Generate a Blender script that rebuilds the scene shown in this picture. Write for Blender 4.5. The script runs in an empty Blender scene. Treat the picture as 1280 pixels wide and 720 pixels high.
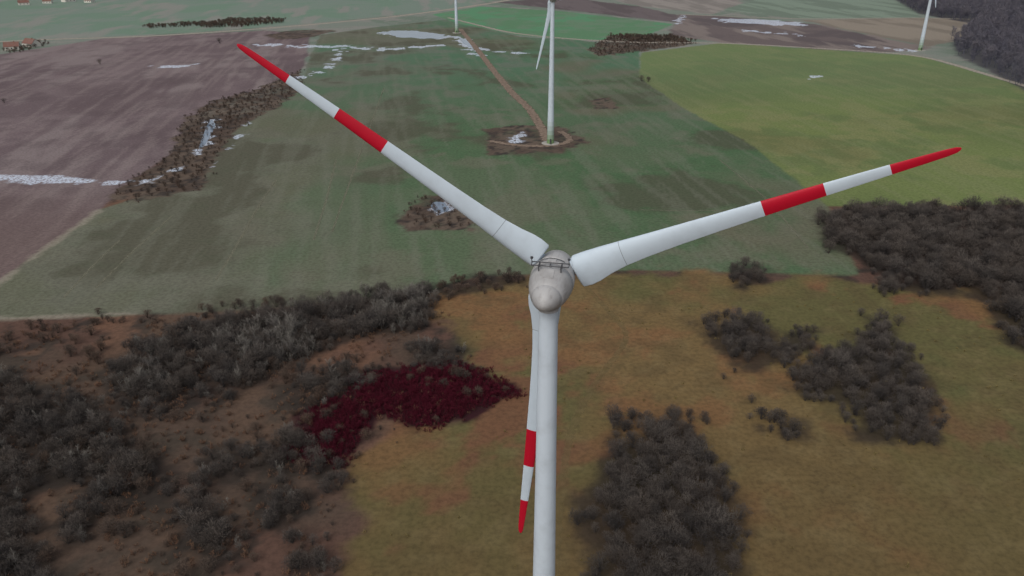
import bpy, bmesh, math, random
import numpy as np
from mathutils import Vector, Matrix, noise as mnoise
random.seed(7); rng=np.random.default_rng(7)
scn=bpy.context.scene
# ------------------------------------------------------------------ survey
F=977.0; TH=math.radians(24.79); RO=math.radians(0.28); H=115.6
def G(u,v,z=0.0):
    a0=u-640; b0=360-v
    a=a0*math.cos(RO)+b0*math.sin(RO); b=-a0*math.sin(RO)+b0*math.cos(RO)
    y=F*math.cos(TH)+b*math.sin(TH); zz=-F*math.sin(TH)+b*math.cos(TH)
    t=(z-H)/zz
    return (a*t,y*t)
def GP(pts,z=0.0): return [G(u,v,z) for u,v in pts]
def strip(pts,w):
    return GP([(u,v-w) for u,v in pts]+[(u,v+w) for u,v in pts[::-1]])
def stripx(pts,w):
    return GP([(u-w,v) for u,v in pts]+[(u+w,v) for u,v in pts[::-1]])
def lin(c):
    return tuple(((x/255)/12.92 if x/255<=0.04045 else ((x/255+0.055)/1.055)**2.4) for x in c)+(1.0,)
def new_obj(name,me,parent=None):
    o=bpy.data.objects.new(name,me); scn.collection.objects.link(o)
    if parent: o.parent=parent
    return o
# ------------------------------------------------------------------ node helper
class NT:
    def __init__(s,name,rough=0.9,spec=0.2):
        s.m=bpy.data.materials.new(name); s.m.use_nodes=True
        s.t=s.m.node_tree; s.b=s.t.nodes['Principled BSDF']; s.out=s.t.nodes['Material Output']
        s.b.inputs['Roughness'].default_value=rough
        s.b.inputs['Specular IOR Level'].default_value=spec
    def n(s,ty,**k):
        x=s.t.nodes.new(ty)
        for a,b in k.items(): setattr(x,a,b)
        return x
    def set(s,sock,val):
        if isinstance(val,bpy.types.NodeSocket): s.t.links.new(val,sock)
        else: sock.default_value=val
    def pos(s):
        if not hasattr(s,'_p'): s._p=s.n('ShaderNodeNewGeometry').outputs['Position']
        return s._p
    def noise(s,scale,detail=4,rough=0.55,vec=None,stretch=None,dist=0.0):
        v=vec or s.pos()
        if stretch:
            mp=s.n('ShaderNodeMapping'); s.set(mp.inputs['Vector'],v)
            mp.inputs['Rotation'].default_value=(0,0,stretch[0]); mp.inputs['Scale'].default_value=stretch[1]
            v=mp.outputs[0]
        x=s.n('ShaderNodeTexNoise'); s.set(x.inputs['Vector'],v)
        x.inputs['Scale'].default_value=scale; x.inputs['Detail'].default_value=detail
        x.inputs['Roughness'].default_value=rough; x.inputs['Distortion'].default_value=dist
        return x.outputs[0]
    def math(s,op,a,b=0.0,c=0.0):
        x=s.n('ShaderNodeMath',operation=op); s.set(x.inputs[0],a); s.set(x.inputs[1],b); s.set(x.inputs[2],c)
        return x.outputs[0]
    def mr(s,v,a,b,c=0.0,d=1.0,smooth=True):
        x=s.n('ShaderNodeMapRange'); x.interpolation_type='SMOOTHSTEP' if smooth else 'LINEAR'
        s.set(x.inputs['Value'],v)
        for k,val in zip(('From Min','From Max','To Min','To Max'),(a,b,c,d)): x.inputs[k].default_value=val
        return x.outputs[0]
    def mix(s,f,a,b,bt='MIX'):
        x=s.n('ShaderNodeMix',data_type='RGBA',blend_type=bt); x.clamp_factor=True
        s.set(x.inputs[0],f); s.set(x.inputs[6],a); s.set(x.inputs[7],b)
        return x.outputs[2]
    def attr(s,name,out='Fac'):
        x=s.n('ShaderNodeAttribute'); x.attribute_name=name; return x.outputs[out]
    def col(s,c): s.set(s.b.inputs['Base Color'],c)

# ------------------------------------------------------------------ regions (surveyed)
R={}
R['f_brown']=[GP([(-400,100),(0,68),(130,48),(330,38),(388,42),(384,70),(372,95),(330,112),(262,132),(232,160),(212,195),(150,238),(125,262),(0,352),(-400,640)])]
R['f_main']=[GP([(400,44),(470,34),(562,24),(650,46),(720,50),(800,60),(800,95),(850,130),(940,180),(1030,248),(1078,345),(800,338),(600,346),(545,362),(480,372),(300,388),(0,400),(-300,420),(-400,640),(0,352),(125,262),(180,245),(250,235),(262,205),(290,165),(340,132),(376,108),(388,70)])]
R['f_bright']=[GP([(540,18),(600,8),(700,14),(842,30),(795,50),(720,50),(650,44),(575,30)])]
R['f_yel']=[GP([(800,66),(900,54),(1000,60),(1150,70),(1280,108),(1500,170),(1500,258),(1280,256),(1035,258),(940,182),(850,132),(800,96)])]
R['f_snowbrown']=[GP([(850,18),(900,20),(1020,30),(1165,60),(1100,66),(900,53),(835,44)])]
R['f_darktop']=[GP([(620,3),(700,-4),(800,8),(860,22),(845,28),(700,12)])]
R['f_pale']=[GP([(720,-12),(900,-12),(930,4),(890,18),(800,8)])]
R['f_paleg']=[GP([(905,12),(960,-6),(1130,-6),(1150,22),(1000,24)])]
R['f_tan']=[GP([(1000,25),(1150,22),(1212,24),(1205,50),(1160,58),(1080,42)])]
R['f_topl']=[GP([(-400,60),(-300,-20),(300,-20),(640,-4),(560,12),(400,28),(250,40),(0,52)])]
R['ditch']=[GP([(376,88),(350,98),(320,112),(262,126),(232,148),(208,195),(132,245),(172,252),(250,240),(268,205),(298,160),(345,134),(380,112)]),
            GP([(735,62),(762,44),(840,44),(872,54),(790,66),(750,70)]),
            GP([(502,277),(512,246),(540,239),(560,248),(594,276),(585,287),(510,289)]),
            GP([(734,126),(765,120),(768,135),(747,136)]),
            GP([(604,161),(640,157),(700,158),(735,178),(700,190),(612,194)]),
            GP([(330,44),(370,37),(420,38),(395,46),(350,50)])]
R['meadow']=[GP([(540,372),(600,348),(800,339),(1078,346),(1300,372),(1700,420),(2400,1100),(900,1800),(380,1100),(400,720),(440,580),(560,530),(640,495),(560,430)])]
R['crim']=[GP([(366,520),(420,492),(470,466),(540,455),(600,460),(648,492),(600,512),(590,528),(520,534),(480,522),(452,546),(430,580),(380,585),(372,548)])]
R['snow']=[GP([(-60,221),(0,219),(60,219),(110,224),(160,226),(150,230),(90,231),(0,228),(-60,226)]),
           GP([(478,41),(485,39),(500,42),(490,45)]),GP([(545,43),(560,46),(550,49),(540,47)]),
           stripx([(572,46),(580,52),(592,62),(600,70)],5),
           strip([(320,56.5),(350,56),(385,58),(425,58)],1.2),
           strip([(428,57),(450,60.5),(480,61.5),(520,59),(556,56)],1.2),strip([(600,61),(630,65),(660,67)],.8),
           stripx([(428,60),(424,70),(416,80),(406,88)],2.0),strip([(408,88),(390,92),(372,97)],1.3),
           GP([(895,23),(950,24),(1000,28),(1010,32),(960,31),(905,28)]),strip([(930,38),(980,42),(1000,45)],.9),
           stripx([(262,150),(266,160),(256,182),(240,200)],6),strip([(240,205),(215,214),(190,226),(168,230)],2),
           GP([(538,256),(556,252),(564,262),(548,268)]),
           stripx([(314,152),(298,170),(278,195),(260,214)],1.6),GP([(1010,95),(1020,95),(1021,98),(1011,99)]),
           stripx([(850,19),(847,31)],2.5),
           GP([(195,81.5),(240,81),(240,84),(195,84.5)]),GP([(630,170),(650,166),(658,174),(640,178)]),
           strip([(1060,56.5),(1090,59),(1140,64)],1.0)]
R['rim']=[GP([(-300,424),(0,402),(170,393),(170,389),(0,396),(-300,418)]),GP([(0,356),(60,312),(128,264),(122,262),(60,305),(0,350),(-300,560),(-300,568)])]
TZ=3.0
TH_DARK=[GP([(140,520),(130,450),(175,415),(250,392),(350,378),(450,362),(535,350),(548,372),(535,400),(440,418),(385,438),(330,468),(290,485),(240,490),(190,515)],TZ),
  GP([(0,500),(40,478),(105,488),(165,515),(150,560),(115,585),(60,600),(-60,690),(-80,520)],TZ),
  GP([(110,575),(170,560),(225,570),(215,610),(140,625),(95,615)],TZ),
  GP([(205,625),(250,605),(300,650),(290,690),(220,670)],TZ),GP([(325,600),(360,590),(385,625),(350,650),(330,640)],TZ),
  GP([(335,530),(385,525),(395,565),(350,580)],TZ),GP([(360,470),(420,450),(465,460),(455,485),(400,500),(365,500)],TZ),
  GP([(510,430),(545,415),(575,430),(560,452),(515,455)],TZ),GP([(390,575),(420,570),(430,600),(395,605)],TZ),
  GP([(70,640),(110,625),(120,660),(80,670)],TZ),GP([(355,660),(395,650),(400,720),(350,710)],TZ),
  GP([(250,565),(310,545),(330,575),(270,600),(240,590)],TZ),GP([(-100,640),(20,620),(60,680),(40,760),(-100,760)],TZ),
  GP([(0,465),(30,455),(35,480),(0,490),(-60,480)],TZ)]
TH_E=[GP([(878,398),(930,385),(970,398),(976,440),(940,452),(890,425)],TZ),GP([(982,408),(1008,398),(1024,405),(1015,430),(985,432)],TZ),
  GP([(985,448),(1045,420),(1075,418),(1085,385),(1105,385),(1135,425),(1150,450),(1172,492),(1168,545),(1120,548),(1072,535),(1062,497),(1030,495),(992,476)],TZ),
  GP([(975,515),(995,512),(1002,535),(980,540)],1.5),GP([(940,512),(965,518),(960,535),(942,530)],1.5),
  GP([(918,330),(955,328),(962,352),(920,355)],1.5),GP([(1096,348),(1112,348),(1112,364),(1098,364)],1.5)]
TH_F=[GP([(770,545),(800,515),(850,505),(885,535),(905,580),(930,640),(950,760),(950,820),(770,820),(745,680),(728,620),(738,585)],TZ),GP([(760,532),(776,530),(780,548),(762,550)],1.5)]
TH_D=[GP([(1025,268),(1060,256),(1140,254),(1280,255),(1500,262),(1500,420),(1280,365),(1230,368),(1200,352),(1160,362),(1110,345),(1080,322),(1035,300)],TZ),
  GP([(1235,375),(1280,362),(1420,380),(1420,470),(1270,420)],TZ)]
TH_C=[GP([(545,350),(600,340),(650,338),(660,352),(600,362),(550,372)],1.5)]
R['thk']=[[(x,y) for x,y in p] for p in TH_DARK+TH_E+TH_F+TH_D+TH_C]
FOREST=[GP([(1120,-5),(1180,-22),(1500,-30),(1600,160),(1300,112),(1262,92),(1200,62),(1190,45),(1225,25),(1150,12)],6)]
R['forest']=FOREST

def inpoly(X,Y,poly):
    ins=np.zeros(X.shape,bool); n=len(poly)
    for i in range(n):
        x1,y1=poly[i];x2,y2=poly[(i+1)%n]
        if y1==y2: continue
        c=((y1>Y)!=(y2>Y))&(X<(x2-x1)*(Y-y1)/(y2-y1)+x1)
        ins^=c
    return ins
def sdf(X,Y,poly):
    d=np.full(X.shape,1e9); n=len(poly)
    for i in range(n):
        x1,y1=poly[i];x2,y2=poly[(i+1)%n]
        dx,dy=x2-x1,y2-y1; L=dx*dx+dy*dy+1e-9
        t=np.clip(((X-x1)*dx+(Y-y1)*dy)/L,0,1)
        d=np.minimum(d,np.hypot(X-x1-t*dx,Y-y1-t*dy))
    return np.where(inpoly(X,Y,poly),d,-d)
# ------------------------------------------------------------------ ground sheet
ys=list(np.arange(-3000,80,110.0)); y=80.0
while y<450: ys.append(y); y+=1.5
while y<9000: ys.append(y); y+=1.5+(y-450)*.006 if y<1700 else 12+(y-1700)*.08
xs=list(np.arange(0,240,1.5)); x=240.0
while x<8000: xs.append(x); x+=1.5+(x-240)*.007 if x<1100 else 10+(x-1100)*.08
xs=[-a for a in xs[::-1][:-1]]+xs
xs=np.array(xs); ys=np.array(ys)
X,Y=np.meshgrid(xs,ys); nx,ny=len(xs),len(ys)
V=np.stack([X.ravel(),Y.ravel(),np.zeros(X.size)],1).astype(np.float32)
i=np.arange(nx*(ny-1)).reshape(ny-1,nx)[:,:-1].ravel()
Fc=np.stack([i,i+1,i+1+nx,i+nx],1).astype(np.int32)
me=bpy.data.meshes.new('ground'); me.vertices.add(len(V)); me.vertices.foreach_set('co',V.ravel())
me.loops.add(Fc.size); me.loops.foreach_set('vertex_index',Fc.ravel())
me.polygons.add(len(Fc)); me.polygons.foreach_set('loop_start',np.arange(0,Fc.size,4,dtype=np.int32))
me.update(calc_edges=True)
D={}
for k,polys in R.items():
    val=np.full(X.shape,-60.0)
    for p in polys:
        a=np.array(p); x0,y0=a.min(0)-60; x1,y1=a.max(0)+60
        ix=np.where((xs>=x0)&(xs<=x1))[0]; iy=np.where((ys>=y0)&(ys<=y1))[0]
        if len(ix)==0 or len(iy)==0: continue
        sl=np.s_[iy[0]:iy[-1]+1,ix[0]:ix[-1]+1]
        val[sl]=np.maximum(val[sl],sdf(X[sl],Y[sl],p))
    D[k]=np.clip(val,-60,60)
LAT=rng.random((512,512))
def vn(x,y):
    xi=np.floor(x).astype(int); yi=np.floor(y).astype(int); fx=x-xi; fy=y-yi
    fx=fx*fx*(3-2*fx); fy=fy*fy*(3-2*fy)
    a=LAT[xi&511,yi&511];b=LAT[(xi+1)&511,yi&511];c=LAT[xi&511,(yi+1)&511];d=LAT[(xi+1)&511,(yi+1)&511]
    return (a*(1-fx)+b*fx)*(1-fy)+(c*(1-fx)+d*fx)*fy
def fbm(x,y,s,o=4,g=.55,off=0.0):
    t=0;A=0;a=1.0
    for k in range(o):
        c,sn_=math.cos(1.1*k),math.sin(1.1*k)
        t=t+a*vn((x*c-y*sn_)*s+off+17*k,(x*sn_+y*c)*s+off*1.7+31*k); A+=a; a*=g; s*=2.03
    return np.clip(.5+(t/A-.5)*1.7,0,1)
trk=GP([(568,34),(600,66),(640,116),(666,138)]); ang=math.atan2(trk[2][1]-trk[0][1],trk[2][0]-trk[0][0])
U=X*math.cos(ang)+Y*math.sin(ang); W=-X*math.sin(ang)+Y*math.cos(ang)   # along / across tilling rows
nL=fbm(X,Y,1/160,4,.55,3); nb=fbm(X,Y,1/70,5,.6,11); nm=fbm(X,Y,1/22,5,.6,29); nq=fbm(X,Y,1/8,4,.6,47); nf=fbm(X,Y,1/3.5,3,.65,71)
st1=fbm(U*.06,W,1/4.,4,.6,91); st2=fbm(U*.2,W,1/22.,4,.6,113)
def ss(v,a,b):
    t=np.clip((v-a)/(b-a),0,1); return t*t*(3-2*t)
def C(c): return np.array(lin(c)[:3])
def mixc(a,b,f):
    a=np.broadcast_to(a,X.shape+(3,)) if np.ndim(a)==1 else a
    b=np.broadcast_to(b,X.shape+(3,)) if np.ndim(b)==1 else b
    return a+(b-a)*f[...,None]
def M_(k,n=None,amp=3.,w=1.,off=0.):
    v=D[k] if n is None else D[k]+(n-.5)*amp
    return ss(v,off-w,off+w)
def tex3(a,b,c,n1,n2,r1=(.4,.6),r2=(.5,.75)):
    return mixc(mixc(C(a),C(b),ss(n1,*r1)),C(c),ss(n2,*r2))
# rough scrubland
col=tex3((92,68,57),(110,80,62),(62,52,46),nm,nq,(.4,.65),(.5,.8))
col=mixc(col,C((78,68,57)),ss(nb,.5,.7)*.6)
col=mixc(col,tex3((118,126,114),(106,119,104),(130,129,120),nb,nm),ss(Y,480,560))  # far ground kept pale: distance haze is put into its base colour
col=mixc(col,tex3((114,130,116),(106,130,110),(130,131,122),nb,st2),M_('f_topl',nm,6,4))  # far-left field, haze likewise painted in by paler colours
brown=tex3((116,100,101),(105,89,91),(126,112,111),nb,st2,(.38,.62),(.48,.75))
brown=mixc(brown,C((94,78,80)),ss(nL,.5,.7)*.6)
brown=mixc(brown,C((88,74,76)),ss(nm,.5,.75)*.4)
brown=mixc(brown,C((136,121,118)),ss(st1,.5,.8)*.4)
brown=mixc(brown,C((114,95,89)),ss(Y,420,280)*.6)
col=mixc(col,brown,M_('f_brown',nm,4,1))
green=tex3((82,102,72),(73,101,67),(96,103,80),nb,nm,(.4,.62),(.5,.8))
green=mixc(green,tex3((76,110,82),(82,107,82),(95,110,92),nb,nm,(.4,.6),(.5,.75)),ss(Y,400,800))
green=mixc(green,C((100,96,76)),ss(nL,.46,.68)*.7)                      # thin, worn crop
green=mixc(green,C((102,103,84)),ss(Y,440,240)*(.2+.6*ss(st2,.35,.65))*.8)
green=mixc(green,C((105,104,91)),ss(X,-20,-140)*(.2+.6*ss(nb,.35,.65))*.8)
green=mixc(green,C((66,98,62)),ss(X,-40,60)*ss(nb,.48,.7)*ss(Y,230,330)*.7)
green=mixc(green,C((80,78,62)),ss(nb,.6,.76)*.7)
green=mixc(green,C((114,115,99)),ss(st1,.48,.78)*.32)
green=mixc(green,C((74,86,62)),ss(nq,.55,.85)*.15)
col=mixc(col,green,M_('f_main',nm,3,1))
col=mixc(col,tex3((82,136,96),(86,127,90),(98,127,98),nb,nm),M_('f_bright',nm,5,2))
yel=tex3((107,120,64),(97,112,63),(117,122,72),nb,nm,(.38,.62),(.48,.75))
yel=mixc(yel,C((86,102,56)),ss(nL,.45,.7)*.5); yel=mixc(yel,C((104,103,62)),ss(nb,.55,.8)*.5)
yel=mixc(yel,C((99,121,80)),ss(Y,480,700)*.5)
yel=mixc(yel,C((122,126,84)),ss(st1,.5,.8)*.3)
col=mixc(col,yel,M_('f_yel',nm,3,1))
for k,c in(('f_pale',(142,134,126)),('f_darktop',(104,93,93)),('f_paleg',(121,137,119)),('f_tan',(138,127,112))):
    col=mixc(col,mixc(C(c),C(tuple(int(q*.88) for q in c)),ss(st2,.4,.7)),M_(k,nm,8,3))  # distant field colours also paled to stand in for haze
col=mixc(col,tex3((104,92,90),(92,82,82),(124,112,106),nb,st2),M_('f_snowbrown',nm,8,3))
dn=.6*nq+.4*nm
col=mixc(col,tex3((84,70,60),(98,84,72),(60,53,49),nm,nf),M_('ditch',dn,12,1.2,.2)*(.75+.25*ss(nq,.25,.5)))
mead=tex3((113,92,55),(94,89,51),(120,88,54),nb,nm,(.42,.62),(.52,.75))
mead=mixc(mead,C((86,88,50)),ss(nL,.45,.65)*.6)
mead=mixc(mead,C((86,72,46)),ss(nq,.48,.8)*.4)
mead=mixc(mead,C((96,80,47)),ss(Y,190,120)*.6)
mead=mixc(mead,C((128,112,74)),ss(nf,.55,.85)*.2)
mead=mixc(mead,C((108,73,53)),ss(nm,.56,.72)*ss(nb,.42,.6)*.7)
col=mixc(col,mead,M_('meadow',nm,18,3))
col=mixc(col,C((54,26,31)),M_('crim',nq,5,1))
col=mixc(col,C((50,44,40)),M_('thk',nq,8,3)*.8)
col=mixc(col,C((74,72,76)),M_('forest',nq,6,4)*.9)
col=mixc(col,C((140,132,116)),M_('rim',nq,3,.8)*.75)
lum=(col*np.array([.25,.6,.15])).sum(-1,keepdims=True); col=lum+(col-lum)*.88
col=np.clip(col,0,1)
rgba=np.ones((X.size,4),np.float32); rgba[:,:3]=col.reshape(-1,3)
ca=me.color_attributes.new('cover','FLOAT_COLOR','POINT'); ca.data.foreach_set('color',rgba.ravel())
far_=ss(Y,300,900); sv=D['snow']+(nq-.5)*(8+16*far_)-1.0
at=me.attributes.new('snow','FLOAT','POINT'); at.data.foreach_set('value',sv.astype(np.float32).ravel())
ground=new_obj('ground',me)
g=NT('ground_mat',0.95,0.1)
nfs=g.noise(0.7,3,0.65)
base=g.attr('cover','Color')
base=g.mix(g.mr(nfs,.35,.7,.0,.3),base,(.012,.010,.007,1))
sn=g.math('MULTIPLY',g.mr(g.attr('snow'),-1.2,1.6),g.mr(nfs,.4,.54))
base=g.mix(sn,base,lin((184,192,204)))
g.col(base); me.materials.append(g.m)

# standing melt water
pw=NT('pond_water',.12,.5); pn=pw.noise(.08,3); pw.col(pw.mix(pn,lin((92,106,122)),lin((120,132,146))))
def pond(pts,z=.05):
    P=[Vector((a,b,0)) for a,b in GP(pts)]; c=sum(P,Vector())/len(P); vs=[c+Vector((0,0,z))]; n=len(P); K=12
    for k in range(n):
        for j in range(K):
            p0,p1,p2,p3=P[k-1],P[k],P[(k+1)%n],P[(k+2)%n]; t=j/K
            q=.5*((2*p1)+(-p0+p2)*t+(2*p0-5*p1+4*p2-p3)*t*t+(-p0+3*p1-3*p2+p3)*t**3)
            q=c+(q-c)*(1+.25*mnoise.noise(q*.07)+.12*mnoise.noise(q*.25)); vs.append(Vector((q.x,q.y,z)))
    m=bpy.data.meshes.new('pond'); N_=len(vs)-1
    m.from_pydata(vs,[],[(0,k+1,(k+1)%N_+1) for k in range(N_)]); m.materials.append(pw.m); new_obj('pond',m)
pond([(480,41),(500,38),(528,39.5),(556,44),(548,48),(520,48),(494,45.5)])
pond([(540,256),(552,253),(562,262),(548,266)],.04); pond([(262,152),(268,158),(258,178),(250,180)],.04)
pond([(574,47),(584,51),(590,60),(580,55)],.04)

# ------------------------------------------------------------------ tracks
def ribbon(name,pts,w,mat,z=0.03,step=6):
    P=[Vector((a,b,0)) for a,b in pts]; Q=[]
    for a,b in zip(P,P[1:]):
        n=max(1,int((b-a).length/step))
        Q+=[a.lerp(b,k/n) for k in range(n)]
    Q.append(P[-1])
    for _ in range(4):
        Q=[Q[0]]+[(Q[k-1]+Q[k]*2+Q[k+1])/4 for k in range(1,len(Q)-1)]+[Q[-1]]
    vs=[];fs=[];us=[]
    for k,q in enumerate(Q):
        d=(Q[min(k+1,len(Q)-1)]-Q[max(k-1,0)]).normalized(); nrm=Vector((-d.y,d.x,0))
        for s in(-1,1): vs.append(q+nrm*s*w/2*(1+.15*mnoise.noise(q*.1))+Vector((0,0,z))); us.append(s)
        if k: fs.append((2*k-2,2*k-1,2*k+1,2*k))
    m=bpy.data.meshes.new(name); m.from_pydata(vs,[],fs)
    at=m.attributes.new('across','FLOAT','POINT'); at.data.foreach_set('value',us)
    m.materials.append(mat); return new_obj(name,m)
def track_mat(name,c1,c2,cover=1.0):
    t=NT(name,0.95,0.1); n1=t.noise(0.5,3,0.65)
    t.col(t.mix(t.mr(n1,0.4,0.65),lin(c1),lin(c2)))
    e=t.math('ABSOLUTE',t.attr('across')); e=t.math('ADD',e,t.math('MULTIPLY',t.math('SUBTRACT',n1,0.5),1.6))
    a=t.math('MULTIPLY',t.mr(e,1.0,0.7),cover)
    t.set(t.b.inputs['Alpha'],a); return t.m
mt_brown=track_mat('track_mud',(128,112,98),(96,82,72)); mt_pale=track_mat('track_gravel',(162,154,142),(136,126,114),0.85)
mt_grass=track_mat('track_grass',(128,112,80),(108,96,64),0.3); mt_tram=track_mat('tramline_soil',(126,124,106),(108,106,88),0.5)
ribbon('dirt_track',GP([(575,36),(600,66),(620,92),(640,116),(662,136),(676,158),(684,176)]),7,mt_brown)
ribbon('dirt_track',GP([(612,176),(640,182),(690,184),(720,176),(700,164)]),5,mt_brown,0.04)
ribbon('road',GP([(-300,66),(0,52),(60,49),(180,46),(300,38),(400,30),(500,20),(560,12),(620,3),(680,-8)]),12,mt_pale,0.05,20)
ribbon('dirt_track',GP([(560,22),(640,42),(700,48),(800,54),(900,53),(1000,59),(1150,68),(1280,107),(1500,172)]),7,mt_pale,0.04,20)
ribbon('dirt_track',GP([(850,18),(1000,24),(1150,22),(1212,24)]),7,mt_pale,0.045,20)
ribbon('footpath',GP([(720,345),(790,420),(742,480),(712,540),(700,620),(690,760)]),2.2,mt_grass,0.03,4)
for pts in ([(345,225),(322,260),(300,300),(270,350)],[(150,300),(118,330),(80,372)],[(420,200),(408,250),(392,300)],[(215,270),(170,310),(120,360)],[(900,200),(960,250),(1010,310)],[(480,110),(462,160),(440,220),(415,290)],[(800,262),(870,264),(940,262)]):
    ribbon('wheel_track',GP(pts),1.0,mt_tram,.02)

# ------------------------------------------------------------------ wind turbines
def white_mat(name,c,spots=0.12,rough=0.45,dirt=(110,110,108)):
    t=NT(name,rough,0.3); n=t.noise(0.5,5,0.6,vec=t.n('ShaderNodeTexCoord').outputs['Object'])
    t.col(t.mix(t.mr(n,0.4,0.8,0,spots),lin(c),lin(dirt))); return t.m
WH=(183,195,204)
M_white=white_mat('blade_white',WH,.14,.6); M_tower=white_mat('tower_white',(183,193,201),0.2,.62)
M_red=white_mat('blade_red',(172,6,36),0.08,.55,(110,10,30)); M_seam=white_mat('seam_grey',(120,126,132))
M_dark=white_mat('metal_dark',(64,64,66),0.1)
tn=NT('nacelle_grey',0.45,0.4); oc=tn.n('ShaderNodeTexCoord').outputs['Object']
n1=tn.noise(0.5,4,0.5,vec=oc); mpn=tn.n('ShaderNodeMapping'); tn.set(mpn.inputs[0],oc); mpn.inputs['Scale'].default_value=(2.5,2.5,.35)
n2=tn.noise(1.0,5,0.6,vec=mpn.outputs[0])
tn.col(tn.mix(tn.mr(n2,0.48,0.75,0,0.4),tn.mix(tn.mr(n1,0.4,0.65),lin((160,159,158)),lin((145,143,141))),lin((114,109,104)))); M_nac=tn.m
tg=NT('tower_base_green',0.5,0.3); sp=tg.n('ShaderNodeSeparateXYZ'); tg.set(sp.inputs[0],tg.pos())
st=tg.math('FLOOR',tg.math('DIVIDE',sp.outputs[2],2.6)); tg.col(tg.mix(tg.mr(st,0,5,0,1,False),lin((104,128,88)),lin((183,193,201)))); M_green=tg.m
def finish(me,smooth=True):
    if smooth: me.polygons.foreach_set('use_smooth',[True]*len(me.polygons))
    me.update()
def revolve(name,prof,mat,seg=64,sharp=None):
    vs=[];fs=[]
    for z,r in prof:
        for k in range(seg):
            a=2*math.pi*k/seg; vs.append((r*math.cos(a),r*math.sin(a),z))
    for j in range(len(prof)-1):
        for k in range(seg):
            fs.append((j*seg+k,j*seg+(k+1)%seg,(j+1)*seg+(k+1)%seg,(j+1)*seg+k))
    m=bpy.data.meshes.new(name); m.from_pydata(vs,[],fs); m.materials.append(mat); finish(m); return m
SEC=[(1.0,.9,.9,1.8,0),(2.3,.9,.9,1.8,0),(2.42,1.05,2.3,1.75,14),(2.6,1.15,2.6,1.6,14),(3.6,1.2,2.65,1.45,13),(4.6,1.2,2.5,1.3,12),(6.0,1.18,2.1,1.15,11),(7.9,1.12,1.75,.95,9.5),(7.96,1.12,1.74,.95,9.5),
     (10.5,1.02,1.5,.78,8),(14,.92,1.3,.6,6),(18,.82,1.14,.47,4.5),(23.0,.7,.98,.36,3),(26,.64,.88,.3,2.3),(29.0,.58,.79,.25,1.7),(32,.52,.7,.2,1.2),(35.0,.45,.6,.16,.8),(38,.37,.5,.12,.4),(39.8,.31,.42,.08,.2),(40.6,.24,.32,.05,0),(40.93,.12,.16,.03,0),(41,.03,.04,.01,0)]
def blade_mesh(name,banded):
    M=28; vs=[];fs=[];mi=[]
    for r,le,te,th,tw in SEC:
        c=le+te; circ=(r<2.35); tw=math.radians(tw)
        bend=-0.9*(r/41)**2.5   # downwind flex
        for k in range(M):
            a=2*math.pi*k/M
            if circ: x=.9*math.cos(a); y=.9*math.sin(a)
            else:
                t=(1+math.cos(a))/2
                yt=5*(.2969*math.sqrt(max(t,0))-.126*t-.3516*t*t+.2843*t**3-.1036*t**4)*th
                camber=.03*c*4*t*(1-t)
                y=(yt if a<math.pi else -yt)-camber
                x=le-t*c
            X_=x*math.cos(tw)-y*math.sin(tw); Y_=x*math.sin(tw)+y*math.cos(tw)
            vs.append((r,X_,Y_+bend))   # (span, toward LE, upwind)
    n=len(SEC)
    for j in range(n-1):
        rm=(SEC[j][0]+SEC[j+1][0])/2
        m=1 if (23.0<rm<29.0 or rm>35.0) else (2 if 7.9<rm<7.96 else 0)
        if not banded: m=0
        for k in range(M):
            fs.append((j*M+k,j*M+(k+1)%M,(j+1)*M+(k+1)%M,(j+1)*M+k)); mi.append(m)
    fs.append(tuple(range(M))); mi.append(0); fs.append(tuple((n-1)*M+k for k in range(M))[::-1]); mi.append(1 if banded else 0)
    m=bpy.data.meshes.new(name); m.from_pydata(vs,[],fs)
    for q in(M_white,M_red,M_seam): m.materials.append(q)
    m.polygons.foreach_set('material_index',mi); finish(m)
    bm=bmesh.new(); bm.from_mesh(m); bmesh.ops.recalc_face_normals(bm,faces=bm.faces)
    bm.to_mesh(m); bm.free(); return m
ME_b1=blade_mesh('blade_banded',True); ME_b2=blade_mesh('blade_plain',False)
HUB=80.7
def trad(z): return float(np.interp(z,[0,4,12,25,40,60,79.2],[2.15,2.02,1.86,1.63,1.42,1.2,1.03]))
ME_tbase=revolve('tower_base',[(z,trad(z)) for z in (0,2.6,5.2,7.8,10.4,13)],M_green)
ME_tower=revolve('tower',[(z,trad(z)) for z in np.linspace(13,79.2,24)],M_tower)
ME_spin=revolve('spinner',[(3.4,.01),(3.3,.5),(3.0,.95),(2.4,1.5),(1.6,1.9),(.8,2.15),(0,2.28),(-.9,2.32),(-1.05,2.28),(-1.05,2.1)],M_nac)
ME_gap=revolve('generator_gap',[(-1.0,2.12),(-1.25,2.12)],M_dark)
ME_nac=revolve('nacelle',[(-1.22,2.1),(-1.22,2.36),(-1.35,2.42),(-2.0,2.46),(-2.6,2.44),(-2.62,2.38),(-2.7,2.38),(-2.72,2.43),(-3.6,2.32),(-4.6,2.12),(-5.4,1.88),(-5.9,1.68),(-5.95,1.62),(-6.02,1.61),(-6.05,1.62),(-6.5,1.4),(-6.9,1.16),(-7.3,.85),(-7.6,.5),(-7.72,.2),(-7.75,.01)],M_nac)
def box(bm,c,s,rot=None):
    r=bmesh.ops.create_cube(bm,size=1.0); M=Matrix.Translation(Vector(c))@(rot or Matrix())@Matrix.Diagonal((*s,1))
    bmesh.ops.transform(bm,matrix=M,verts=r['verts'])
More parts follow.
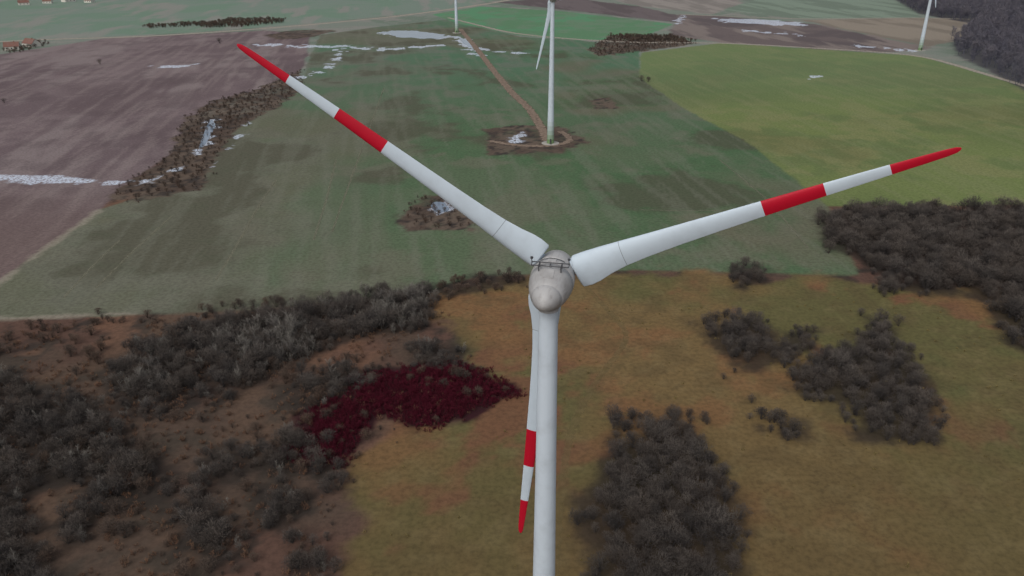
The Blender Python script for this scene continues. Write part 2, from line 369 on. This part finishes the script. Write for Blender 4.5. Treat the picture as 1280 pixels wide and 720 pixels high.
def cyl(bm,a,b,r,seg=8):
    a=Vector(a);b=Vector(b);d=b-a
    q=bmesh.ops.create_cone(bm,cap_ends=True,segments=seg,radius1=r,radius2=r,depth=d.length)
    bmesh.ops.transform(bm,matrix=Matrix.Translation((a+b)/2)@d.to_track_quat('Z','Y').to_matrix().to_4x4(),verts=q['verts'])
# roof gear in nacelle frame: x right, y up, z upwind
bm=bmesh.new()
for z in(-2.9,-3.7):
    cyl(bm,(-2.0,2.62,z),(2.0,2.62,z),.06)
    for x in(-1.2,1.2): cyl(bm,(x,1.7,z),(x,2.7,z),.06)
for x in(-2.0,-1.2,0,1.2,2.0): cyl(bm,(x,2.62,-2.9),(x,2.62,-3.7),.05)
cyl(bm,(-2.0,2.6,-3.3),(-2.0,3.3,-3.3),.05); cyl(bm,(2.0,2.6,-3.3),(2.0,3.2,-3.3),.05)
cyl(bm,(-2.0,3.3,-3.3),(-2.0,3.45,-3.3),.15); cyl(bm,(2.0,3.2,-3.3),(2.0,3.4,-3.3),.16)
for a in range(-3,4):   # lifting rail arc over the generator ring
    a0=math.radians(90+a*9-4.5);a1=math.radians(90+a*9+4.5)
    cyl(bm,(2.55*math.cos(a0),2.55*math.sin(a0),-1.7),(2.55*math.cos(a1),2.55*math.sin(a1),-1.7),.04)
ME_gear=bpy.data.meshes.new('weather_mast'); bm.to_mesh(ME_gear); bm.free(); ME_gear.materials.append(M_dark)
bm=bmesh.new()
box(bm,(0,2.06,-4.4),(1.1,.18,1.3),Matrix.Rotation(math.radians(-14),4,'X')); box(bm,(.0,2.42,-2.0),(.9,.16,.6))
bmesh.ops.bevel(bm,geom=bm.edges[:],offset=.04,segments=2)
ME_hatch=bpy.data.meshes.new('roof_hatch'); bm.to_mesh(ME_hatch); bm.free(); ME_hatch.materials.append(M_nac)
bm=bmesh.new(); box(bm,(0,-2.1,1.9),(1.0,.14,2.2))
for k in range(6): box(bm,(0,-2.35-.28*k,.75-.13*k),(1.1,.3,.05))
ME_door=bpy.data.meshes.new('door'); bm.to_mesh(ME_door); bm.free(); ME_door.materials.append(M_dark)
ME_found=revolve('foundation',[(-.2,5.2),(.12,5.2),(.2,5.1),(.22,2.1)],white_mat('concrete',(150,146,138),.4,.9))
def turbine(cx,cy,psi,al,ME_blade,hub=HUB):
    root=bpy.data.objects.new('wind_turbine',None); scn.collection.objects.link(root)
    sx,cs=math.sin(psi),math.cos(psi)
    tx,ty=cx-4.3*sx,cy-4.3*cs
    root.location=(tx,ty,0)
    t=math.radians(5)
    n=Vector((sx*math.cos(t),cs*math.cos(t),math.sin(t))); e1=Vector((cs,-sx,0)); e2=e1.cross(n)
    C=Matrix.Translation((cx-tx,cy-ty,hub))
    for nm,m in(('tower_base',ME_tbase),('tower',ME_tower),('foundation',ME_found),('door',ME_door)):
        new_obj(nm,m,root)
    B=Matrix((-e1,e2,n)).transposed().to_4x4()
    for nm,m in(('spinner',ME_spin),('generator_gap',ME_gap),('nacelle',ME_nac),('weather_mast',ME_gear),('roof_hatch',ME_hatch)):
        o=new_obj(nm,m,root); o.matrix_local=C@B
    yb=bpy.data.meshes.get('yaw_neck') or revolve('yaw_neck',[(-2.6,1.1),(-1.4,1.16),(0,1.16)],M_nac)
    o=new_obj('yaw_neck',yb,root); o.location=(0,0,hub)
    for k in range(3):
        a=al+math.radians(23+120*k)
        s=e1*math.cos(a)+e2*math.sin(a); le=-e1*math.sin(a)+e2*math.cos(a)
        Bk=Matrix((s,le,n)).transposed().to_4x4()
        mm=ME_blade.copy(); mm.transform(C@Bk)
        if Bk.determinant()<0: mm.flip_normals()
        new_obj('blade_%d'%(k+1),mm,root)
    return root
turbine(4.80,79.87,math.radians(11.7),math.radians(.81),ME_b1)
def tb(u,v,psi,al):
    x,y=G(u,v); psi=math.radians(psi); turbine(x+4.3*math.sin(psi),y+4.3*math.cos(psi),psi,math.radians(al),ME_b2)
tb(688,179,11.7,-7); tb(1150,63,14,18); tb(571,41,10,40)

# ------------------------------------------------------------------ vegetation prototypes
def plant(name,seed,h,stems,spread,twigs,tw_len,tw_w,mat,trunk=False,stemr=.05,lobes=0):
    r=random.Random(seed); vs=[];fs=[]
    def prism(a,b,w0,w1):
        d=(b-a)
        if d.length<1e-4: return
        q=d.to_track_quat('Z','Y'); o=len(vs)
        for p,w in((a,w0),(b,w1)):
            for k in range(3):
                an=2.094*k; vs.append(p+q@Vector((math.cos(an)*w,math.sin(an)*w,0)))
        for k in range(3): fs.append((o+k,o+(k+1)%3,o+3+(k+1)%3,o+3+k))
    def blade(a,b,w):
        d=(b-a).normalized(); s=d.cross(Vector((r.uniform(-1,1),r.uniform(-1,1),r.uniform(-1,1)))).normalized()*w/2
        o=len(vs); vs.extend([a-s,a+s,b]); fs.append((o,o+1,o+2))
    def twig(p,d,L):
        d=d.normalized(); q=p+d*L; blade(p,q,tw_w); m=p.lerp(q,r.uniform(.2,.7))
        blade(m,m+(d+Vector((r.gauss(0,.5),r.gauss(0,.5),r.gauss(0,.5)))).normalized()*L*.6,tw_w*.8)
    segs=[]
    def grow(p,d,L,n,w,j=.25):
        for k in range(n):
            d=(d+Vector((r.uniform(-j,j),r.uniform(-j,j),r.uniform(-.05,.2)))).normalized()
            q=p+d*(L/n); prism(p,q,w*(1-k/n*.7),w*(1-(k+1)/n*.7)); segs.append((p,q)); p=q
        return p
    if trunk:
        top=Vector((r.uniform(-.4,.4),r.uniform(-.4,.4),h*.93)); prism(Vector((0,0,0)),Vector((0,0,h*.4)),stemr*2.2,stemr*1.6); prism(Vector((0,0,h*.4)),top,stemr*1.6,.02)
        for k in range(stems):
            z=h*(.22+.7*k/stems); a=r.uniform(0,6.28); L=spread*(1-((z/h-.5)/.62)**2)*r.uniform(.7,1.1)
            grow(Vector((0,0,z)),Vector((math.cos(a),math.sin(a),r.uniform(.5,1.0))).normalized(),max(L,.5),3,stemr*.6)
    elif lobes:
        # multi-stemmed crown made of several rounded limbs' worth of fine twigs
        LB=[]
        for k in range(lobes):
            a=6.28*k/lobes+r.uniform(-.5,.5); rr=h*.26*(0 if k==0 else r.uniform(.6,1.15)); R_=h*r.uniform(.22,.32)
            c=Vector((math.cos(a)*rr,math.sin(a)*rr,h*(.62 if k==0 else r.uniform(.38,.58)))); LB.append((c,R_))
            for _ in range(3):
                st=Vector((r.uniform(-.25,.25),r.uniform(-.25,.25),0)); e=c+Vector((r.gauss(0,.4),r.gauss(0,.4),r.gauss(0,.3)))*R_
                mid=st.lerp(e,.5)+Vector((r.gauss(0,.15),r.gauss(0,.15),0)); prism(st,mid,stemr,stemr*.7); prism(mid,e,stemr*.7,stemr*.25)
                for _ in range(3):
                    f=mid.lerp(e,r.random()); prism(f,f+Vector((r.gauss(0,1),r.gauss(0,1),abs(r.gauss(0,1)))).normalized()*R_*.8,stemr*.4,.01)
        tot=sum(R_**2 for c,R_ in LB)
        for c,R_ in LB:
            for k in range(int(twigs*R_**2/tot)):
                d=Vector((r.gauss(0,1),r.gauss(0,1),r.gauss(.35,1))).normalized()
                p=c+Vector((d.x,d.y,d.z*1.1))*R_*(r.uniform(.35,.95))
                twig(p,d+Vector((r.gauss(0,.45),r.gauss(0,.45),r.gauss(.35,.4))),tw_len*r.uniform(.4,1.1))
        twigs=twigs//10; segs=[(Vector((0,0,h*.1)),Vector((0,0,h*.5)))]
    else:
        for k in range(stems):
            a=r.uniform(0,6.28); tl=spread*math.sqrt(r.random()); rr=r.uniform(0,.35)
            p=Vector((math.cos(a)*rr,math.sin(a)*rr,0)); d=Vector((math.cos(a)*tl,math.sin(a)*tl,1)).normalized()
            L=h*r.uniform(.65,1.0)*(1-.25*tl/max(spread,.01)); e=grow(p,d,L,4,stemr)
            for _ in range(2):
                s=segs[-r.randint(1,3)]; dd=(s[1]-s[0]).normalized()+Vector((r.uniform(-.8,.8),r.uniform(-.8,.8),r.uniform(0,.5)))
                grow(s[0],dd.normalized(),L*.35,2,stemr*.55)
    for k in range(twigs):
        s=segs[r.randrange(len(segs))]; p=s[0].lerp(s[1],r.random())
        if not trunk and p.z<h*.3 and r.random()<.8: continue
        twig(p,(s[1]-s[0]).normalized()*.6+Vector((p.x,p.y,0))*.15+Vector((r.gauss(0,.5),r.gauss(0,.5),r.gauss(.25,.4))),tw_len*r.uniform(.4,1.2))
    m=bpy.data.meshes.new(name); m.from_pydata(vs,[],fs); m.materials.append(mat); m.update()
    return bpy.data.objects.new(name,m)
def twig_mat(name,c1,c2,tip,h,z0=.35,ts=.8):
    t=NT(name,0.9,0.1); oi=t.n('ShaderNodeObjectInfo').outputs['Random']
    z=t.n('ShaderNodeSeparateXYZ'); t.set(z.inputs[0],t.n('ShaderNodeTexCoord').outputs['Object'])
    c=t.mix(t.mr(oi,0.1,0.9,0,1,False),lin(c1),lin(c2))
    tf=t.math('MULTIPLY',t.mr(z.outputs[2],h*z0,h*.95,0,1),t.mr(t.math('FRACT',t.math('MULTIPLY',oi,7.3)),0,1,.3,ts,False))  # pale young tips, plus crown shading painted in as a height gradient
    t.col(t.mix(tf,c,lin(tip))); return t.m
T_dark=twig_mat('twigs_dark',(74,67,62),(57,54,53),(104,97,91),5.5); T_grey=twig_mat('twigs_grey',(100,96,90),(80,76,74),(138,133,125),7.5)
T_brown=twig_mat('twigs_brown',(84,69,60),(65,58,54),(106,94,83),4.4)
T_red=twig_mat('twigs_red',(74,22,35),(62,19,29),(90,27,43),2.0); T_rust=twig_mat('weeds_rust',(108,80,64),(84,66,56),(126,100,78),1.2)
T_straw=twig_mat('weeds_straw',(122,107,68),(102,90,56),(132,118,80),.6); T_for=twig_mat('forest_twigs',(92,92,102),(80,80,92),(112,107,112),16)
cols={}
def coll(name,objs):
    c=bpy.data.collections.new(name)
    for o in objs: c.objects.link(o)
    cols[name]=(c,len(objs))
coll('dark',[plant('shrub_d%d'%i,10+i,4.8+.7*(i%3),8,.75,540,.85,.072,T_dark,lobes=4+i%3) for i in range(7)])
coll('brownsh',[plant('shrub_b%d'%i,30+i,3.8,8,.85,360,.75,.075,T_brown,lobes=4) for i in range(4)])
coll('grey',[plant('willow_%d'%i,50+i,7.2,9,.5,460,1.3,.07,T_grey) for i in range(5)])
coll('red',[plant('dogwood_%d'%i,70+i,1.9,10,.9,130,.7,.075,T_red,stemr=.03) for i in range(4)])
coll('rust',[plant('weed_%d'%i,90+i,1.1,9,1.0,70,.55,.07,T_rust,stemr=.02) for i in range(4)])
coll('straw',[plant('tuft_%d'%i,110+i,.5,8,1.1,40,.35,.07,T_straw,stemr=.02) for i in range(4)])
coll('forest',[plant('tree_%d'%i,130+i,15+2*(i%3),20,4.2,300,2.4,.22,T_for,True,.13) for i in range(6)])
TOTAL=0
def scatter(name,pts,scl,cname):
    global TOTAL
    c,nv=cols[cname]; n=len(pts)
    if n==0: return
    TOTAL+=n
    m=bpy.data.meshes.new(name); m.from_pydata([(x,y,0) for x,y in pts],[],[])
    rot=np.zeros((n,3),np.float32); rot[:,2]=rng.uniform(0,6.28,n); rot[:,:2]=rng.normal(0,.06,(n,2))
    s=np.repeat(np.array(scl,np.float32)[:,None],3,1); s[:,2]*=rng.uniform(.85,1.15,n)
    a=m.attributes.new('irot','FLOAT_VECTOR','POINT'); a.data.foreach_set('vector',rot.ravel())
    a=m.attributes.new('iscl','FLOAT_VECTOR','POINT'); a.data.foreach_set('vector',s.astype(np.float32).ravel())
    a=m.attributes.new('iidx','INT','POINT'); a.data.foreach_set('value',rng.integers(0,nv,n).astype(np.int32))
    o=new_obj(name,m)
    ng=bpy.data.node_groups.new(name+'_gn','GeometryNodeTree')
    ng.interface.new_socket('Geometry',in_out='INPUT',socket_type='NodeSocketGeometry')
    ng.interface.new_socket('Geometry',in_out='OUTPUT',socket_type='NodeSocketGeometry')
    N=ng.nodes.new; gi=N('NodeGroupInput'); go=N('NodeGroupOutput'); ip=N('GeometryNodeInstanceOnPoints'); ci=N('GeometryNodeCollectionInfo')
    ci.inputs['Collection'].default_value=c; ci.inputs['Separate Children'].default_value=True; ci.inputs['Reset Children'].default_value=True
    L=ng.links.new
    L(gi.outputs[0],ip.inputs['Points']); L(ci.outputs[0],ip.inputs['Instance']); ip.inputs['Pick Instance'].default_value=True
    for an,ty,sk in(('iidx','INT','Instance Index'),('irot','FLOAT_VECTOR','Rotation'),('iscl','FLOAT_VECTOR','Scale')):
        na=N('GeometryNodeInputNamedAttribute'); na.data_type=ty; na.inputs['Name'].default_value=an
        out=[q for q in na.outputs if q.enabled][0]; L(out,ip.inputs[sk])
    L(ip.outputs[0],go.inputs[0])
    md=o.modifiers.new('scatter','NODES'); md.node_group=ng
    return o
def fill(poly,d,smin=.75,smax=1.15,erode=0.0,ns=.08,edge_small=True,pw=1.0):
    a=np.array(poly); x0,y0=a.min(0); x1,y1=a.max(0)
    gx,gy=np.meshgrid(np.arange(x0,x1+d,d),np.arange(y0,y1+d,d))
    gx=gx+rng.uniform(-.6,.6,gx.shape)*d; gy=gy+rng.uniform(-.6,.6,gy.shape)*d
    gx=gx.ravel();gy=gy.ravel(); S=sdf(gx,gy,poly)
    P=[];Q=[]
    for x,y,s in zip(gx,gy,S):
        nn=mnoise.noise(Vector((x*ns,y*ns,3.1)))+.5*mnoise.noise(Vector((x*ns*3,y*ns*3,9)))
        if s+nn*7<-.5: continue
        if nn<erode-1: continue
        k=(smin+(smax-smin)*random.random()**pw)*(1+.25*nn)
        if edge_small: k*=min(1,.6+max(s,0)*.08)
        P.append((x,y));Q.append(k)
    return P,Q
def multi(name,polys,d,cname,**k):
    P=[];Q=[]
    for p in polys:
        a,b=fill(p,d,**k); P+=a;Q+=b
    return scatter(name,P,Q,cname)
multi('shrub_thicket',TH_DARK,3.4,'dark',smin=.6,smax=1.4,pw=1.4)
multi('willow_thicket',[GP([(265,440),(270,400),(330,395),(385,405),(385,440),(330,455)],TZ),GP([(450,400),(460,365),(530,352),(540,385),(500,405)],TZ),GP([(150,470),(190,430),(215,450),(190,490)],TZ)],3.8,'grey',smin=.75,smax=1.2)
multi('willow_thicket',TH_DARK,8.5,'grey',smin=.5,smax=.95)
multi('shrub_thicket',TH_E,3.2,'dark',smin=.6,smax=1.25,pw=1.4)
multi('shrub_thicket',TH_F,3.0,'dark',smin=.65,smax=1.3,pw=1.4)
multi('woodland',TH_D,3.7,'dark',smin=.8,smax=1.7,pw=1.5)
multi('hedgerow',TH_C+[GP([(20,408),(180,394),(400,370),(400,378),(180,404),(20,414)],0)],3.4,'brownsh',smin=.5,smax=1.2)
multi('dogwood_thicket',R['crim'],1.15,'red',smin=.8,smax=1.2)
multi('distant_forest',FOREST,9,'forest',smin=.7,smax=1.15)
RUST=[GP([(-80,410),(150,402),(540,385),(555,430),(640,490),(450,560),(410,640),(395,800),(-200,800)],0)]
multi('weed_patch',RUST,2.8,'rust',smin=.5,smax=1.4,erode=.95,ns=.05)
multi('shrub_scatter',RUST,4.8,'brownsh',smin=.25,smax=1.15,pw=1.6,erode=.9,ns=.045)
multi('grass_tussocks',[GP([(560,380),(1078,350),(1300,380),(1600,780),(420,780),(440,580),(640,500)],0)],7,'straw',smin=.4,smax=1.2,erode=1.0,ns=.04)
multi('ditch_scrub',R['ditch'][:3],4.5,'brownsh',smin=.2,smax=.75)
sg=[(802,100),(810,101),(275,53),(125,79),(5,127),(1165,355),(905,470),(940,500),(918,462),(1120,360)]
scatter('lone_shrub',GP(sg,1),[1.0,1.1,1.2,1.0,.7,1.6,.4,.5,.4,.5],'dark')
multi('distant_hedgerow',[GP([(180,33),(258,28),(262,32),(182,36)]),GP([(250,31),(290,24),(310,25),(355,24),(355,29),(300,34),(252,35)]),GP([(8,62),(55,52),(62,56),(12,68)]),GP([(760,44),(840,46),(870,52),(790,52)])],5.5,'brownsh',smin=.8,smax=1.5)

# ------------------------------------------------------------------ farm houses
M_wall=white_mat('render_wall',(200,196,186),.3,.9); M_roof=white_mat('roof_tiles',(112,80,70),.4,.9); M_win=white_mat('window_glass',(50,56,64),.1,.2)
def house(u,v,rot,L=14,W=9,h=3.6):
    x,y=G(u,v); root=bpy.data.objects.new('farm_house',None); scn.collection.objects.link(root); root.location=(x,y,0); root.rotation_euler=(0,0,math.radians(rot))
    bm=bmesh.new(); box(bm,(0,0,h/2),(L,W,h))
    a=[bm.verts.new(p) for p in((-L/2,-W/2,h),(-L/2,W/2,h),(-L/2,0,h+W*.45))]; bm.faces.new(a)
    a=[bm.verts.new(p) for p in((L/2,-W/2,h),(L/2,W/2,h),(L/2,0,h+W*.45))]; bm.faces.new(a)
    m=bpy.data.meshes.new('walls'); bm.to_mesh(m); bm.free(); m.materials.append(M_wall); new_obj('walls',m,root)
    bm=bmesh.new(); sl=math.atan2(W*.45,W/2); ln=math.hypot(W/2,W*.45)+.6
    for s in(-1,1): box(bm,(0,s*(W/4+.15),h+W*.225+.02),(L+.8,ln,.2),Matrix.Rotation(-s*sl,4,'X'))
    box(bm,(L*.2,0,h+W*.45+.4),(.8,.8,1.6))
    m=bpy.data.meshes.new('roof'); bm.to_mesh(m); bm.free(); m.materials.append(M_roof); new_obj('roof',m,root)
    bm=bmesh.new()
    for s in(-1,1):
        for k in(-.33,0,.33): box(bm,(k*L,s*(W/2+.02),1.8),(1.3,.06,1.4))
    m=bpy.data.meshes.new('windows'); bm.to_mesh(m); bm.free(); m.materials.append(M_win); new_obj('windows',m,root)
house(16,62,20); house(40,58,-30,18,10); house(60,4,10); house(86,2,60,20,12,5); house(112,3,-15); house(30,6,35,16)

# ------------------------------------------------------------------ light
w=bpy.data.worlds.new('World'); scn.world=w; w.use_nodes=True; nt=w.node_tree
sky=nt.nodes.new('ShaderNodeTexSky'); sky.sky_type='NISHITA'; sky.sun_disc=False
EL,AZ=48,-150
sky.sun_elevation=math.radians(EL); sky.sun_rotation=math.radians(AZ); sky.dust_density=4; sky.air_density=1.0; sky.ozone_density=1
hs=nt.nodes.new('ShaderNodeHueSaturation'); hs.inputs['Saturation'].default_value=.4
nt.links.new(sky.outputs[0],hs.inputs['Color']); nt.links.new(hs.outputs[0],nt.nodes['Background'].inputs[0]); nt.nodes['Background'].inputs[1].default_value=.142
sl=bpy.data.lights.new('sun','SUN'); sl.energy=.8; sl.angle=math.radians(35); sl.color=(1,.985,.96)
so=new_obj('sun',sl)
az=math.radians(AZ); d=Vector((math.sin(az)*math.cos(math.radians(EL)),math.cos(az)*math.cos(math.radians(EL)),math.sin(math.radians(EL))))
so.rotation_euler=d.to_track_quat('Z','Y').to_euler()
# ------------------------------------------------------------------ camera
cd=bpy.data.cameras.new('camera'); cam=new_obj('camera',cd); cd.sensor_width=36; cd.lens=F/1280*36; cd.clip_end=20000
cam.matrix_world=Matrix.Translation((0,0,H))@Matrix.Rotation(math.pi/2-TH,4,'X')@Matrix.Rotation(-RO,4,'Z')
scn.camera=cam
scn.view_settings.view_transform='Standard'; scn.view_settings.look='None'; scn.view_settings.exposure=0
print('TOTAL',TOTAL,len(V))
